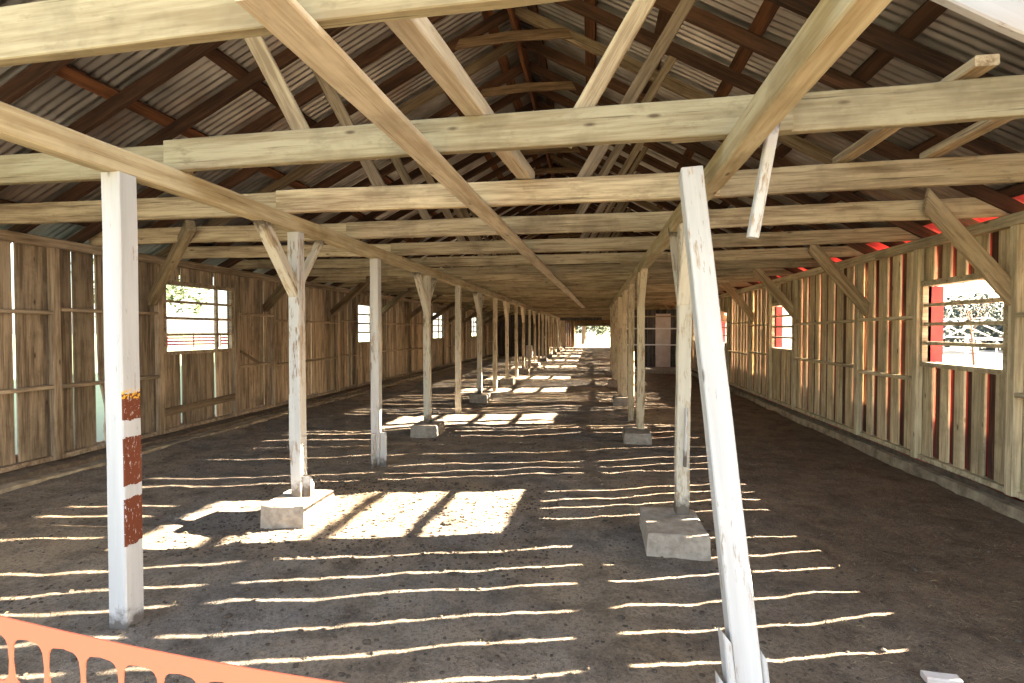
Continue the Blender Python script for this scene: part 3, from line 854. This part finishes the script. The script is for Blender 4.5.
# ------------------------------------------------------------------ outside
def tree(x, y, h, r_, mat, label, nleaf=2600, trunk=.25, low=.35, cat='tree'):
    e = bpy.data.objects.new('tree' if cat == 'tree' else 'bush', None); C.objects.link(e); e.location = (x, y, -.07)
    tag(e, label, cat)
    bm = bmesh.new()
    def limb(p0, p1, r0, r1):
        ax = (p1 - p0).normalized(); s = ax.orthogonal().normalized(); t = ax.cross(s)
        a = [bm.verts.new(p0 + (s * cos(q * pi / 4) + t * sin(q * pi / 4)) * r0) for q in range(8)]
        b_ = [bm.verts.new(p1 + (s * cos(q * pi / 4) + t * sin(q * pi / 4)) * r1) for q in range(8)]
        for q in range(8): bm.faces.new((a[q], a[(q + 1) % 8], b_[(q + 1) % 8], b_[q]))
    tp = Vector((U(-.2, .2), U(-.2, .2), h * .55)); limb(Vector((0, 0, 0)), tp, trunk, trunk * .55)
    for i in range(9):
        a = U(0, 2 * pi); s0 = tp * U(.5, 1)
        limb(s0, s0 + Vector((cos(a) * r_ * .6, sin(a) * r_ * .6, h * U(.1, .35))), trunk * .35, trunk * .08)
    link('trunk', bm, M['bark'], parent=e, smooth=True)
    bm = bmesh.new(); blobs = []
    for i in range(16):
        a = U(0, 2 * pi); rr = r_ * sqrt(R()) * .75
        blobs.append((Vector((cos(a) * rr, sin(a) * rr, h * U(low, .88))), r_ * U(.25, .45)))
    for i in range(nleaf):
        c0, br = random.choice(blobs)
        d = Vector((random.gauss(0, 1), random.gauss(0, 1), random.gauss(0, 1))).normalized() * br * U(.6, 1.05)
        p = c0 + d; s = r_ * U(.03, .06)
        u = Vector((U(-1, 1), U(-1, 1), U(-1, 1))).normalized(); w = u.orthogonal().normalized()
        bm.faces.new([bm.verts.new(p + q) for q in (-u * s, w * s * .55, u * s, -w * s * .55)])
    link('foliage', bm, mat, parent=e)
random.seed(91)
tree(-32.6, 33.5, 9.5, 4.2, M['leaf'], 'leafy green tree outside, seen through the nearest left window', 3400, .35, .4)
tree(-46, 66, 9, 4, M['leaf_grey'], 'distant grey green tree seen through the second left window', 2200)
tree(-1.0, 62, 7.0, 4.2, M['leaf'], 'green tree whose low branches hang beyond the distant doorway', 5200, .3, .3)
tree(-34, 88, 10, 5, M['leaf'], 'distant green tree seen through the third left window', 2200)
for i, (x, y, h, r_) in enumerate(((37, 47, 3.4, 5.5), (49, 51, 4.2, 5.8), (30, 56, 3.8, 5.5), (62, 62, 5, 6), (38, 66, 4.6, 6), (50, 74, 5.5, 6.5))):
    tree(x, y, h, r_, M['leaf_grey'], '%s grey green bush in the row outside the right window' % od(i), 5200, .15, .12, 'bush')
tree(18, 27.5, 4.6, 1.2, M['leaf'], 'small leafy sapling just outside the nearest right window', 500, .06, .5)
# dull red pipe fence across the lawn, seen through the nearest left window
random.seed(95)
for i in range(3):
    a = Vector((-39.5 + i * 2.7, 42.6 + i * 3.6, 0)); b_ = a + Vector((2.6, 3.45, 0))
    e = bpy.data.objects.new('fence_panel', None); C.objects.link(e); e.location = a
    tag(e, '%s dull red pipe fence panel on the lawn outside the left window' % od(i), 'fence', 'red fence panels')
    for z in (.25, .55, .85, 1.15):
        p = beam('fence_rail', (0, 0, z), (b_ - a) + Vector((0, 0, z)), .06, .17, M['pink_rail'], seg=2); p.parent = e
    for t in (0, .5, 1):
        p = beam('fence_upright', (b_ - a) * t + Vector((0, 0, -.1)), (b_ - a) * t + Vector((0, 0, 1.32)), .08, .08, M['pink_rail'], up=(0, 1, 0), seg=2); p.parent = e
# white rail fence and bare white hoop-house frame outside the right window
for i in range(4):
    a = Vector((12.5 + i * 3.2, 16 + i * 5.0, 0)); a = Vector((16.5 + 1.2 * i, 17.5 + 4.6 * i, 0)); b_ = a + Vector((1.2, 4.6, 0))
    e = bpy.data.objects.new('rail_fence', None); C.objects.link(e); e.location = a
    tag(e, '%s section of white rail fence in the yard outside the right wall' % od(i), 'fence', 'white rail fence sections')
    for z in (.45, .85, 1.2):
        p = beam('fence_rail', (0, 0, z), (b_ - a) + Vector((0, 0, z)), .04, .07, M['white_metal'], seg=2); p.parent = e
    p = beam('fence_upright', (0, 0, -.1), (0, 0, 1.3), .1, .1, M['white_metal'], up=(0, 1, 0), seg=2); p.parent = e
e = bpy.data.objects.new('shelter_frame', None); C.objects.link(e); e.location = (22, 32.5, 0)
tag(e, 'bare white gabled shelter frame in the yard outside the right window', 'frame')
for j in range(4):
    yj = j * 1.6
    for (p, q) in (((-2.6, yj, 0), (-2.6, yj, 1.0)), ((2.6, yj, 0), (2.6, yj, 1.0)), ((-2.6, yj, 1.0), (0, yj, 2.3)), ((2.6, yj, 1.0), (0, yj, 2.3))):
        o = beam('frame_pipe', p, q, .07, .07, M['white_metal'], seg=2); o.parent = e
for (p, q) in (((-2.6, 0, 1.0), (-2.6, 4.8, 1.0)), ((2.6, 0, 1.0), (2.6, 4.8, 1.0)), ((0, 0, 2.3), (0, 4.8, 2.3))):
    o = beam('frame_pipe', p, q, .07, .07, M['white_metal'], seg=2); o.parent = e

# ------------------------------------------------------------------ light
TZ = .292; AZ = .275
d = Vector((-1, -AZ, -TZ)).normalized()
sun = bpy.data.lights.new('sun', 'SUN'); sun.energy = 34.0; sun.angle = radians(.28); sun.color = (1.0, .86, .66)
so = bpy.data.objects.new('sun', sun); C.objects.link(so)
so.rotation_euler = d.to_track_quat('-Z', 'Y').to_euler()
w = bpy.data.worlds.new('sky'); bpy.context.scene.world = w; w.use_nodes = True
nt = w.node_tree; bg = nt.nodes['Background']
sky = nt.nodes.new('ShaderNodeTexSky'); sky.sky_type = 'NISHITA'; sky.sun_disc = False
sky.sun_elevation = math.atan(TZ / sqrt(1 + AZ * AZ)); sky.sun_rotation = math.atan2(1, AZ); sky.dust_density = 3.0; sky.air_density = 1.0
c = mixc(nt, .55, sky.outputs[0], (1.0, .95, .88))
nt.links.new(c, bg.inputs[0]); bg.inputs[1].default_value = .42

# ------------------------------------------------------------------ camera
cd = bpy.data.cameras.new('camera'); cam = bpy.data.objects.new('camera', cd); C.objects.link(cam)
cd.sensor_width = 36; cd.lens = 18.0; cd.clip_start = .05; cd.clip_end = 600
yaw = atan(80 / 512); pitch = atan(11.5 / sqrt(512 ** 2 + 80 ** 2))
cam.location = (0, 0, 1.6); cam.rotation_euler = (pi / 2 - pitch, 0, yaw)
sc = bpy.context.scene; sc.camera = cam
sc.view_settings.view_transform = 'Standard'; sc.view_settings.look = 'None'
sc.view_settings.exposure = 2.45; sc.view_settings.gamma = 1.0; sc.view_settings.use_curve_mapping = False
sc.cycles.use_denoising = True; sc.cycles.max_bounces = 10; sc.cycles.diffuse_bounces = 8
sc.cycles.sample_clamp_indirect = 12
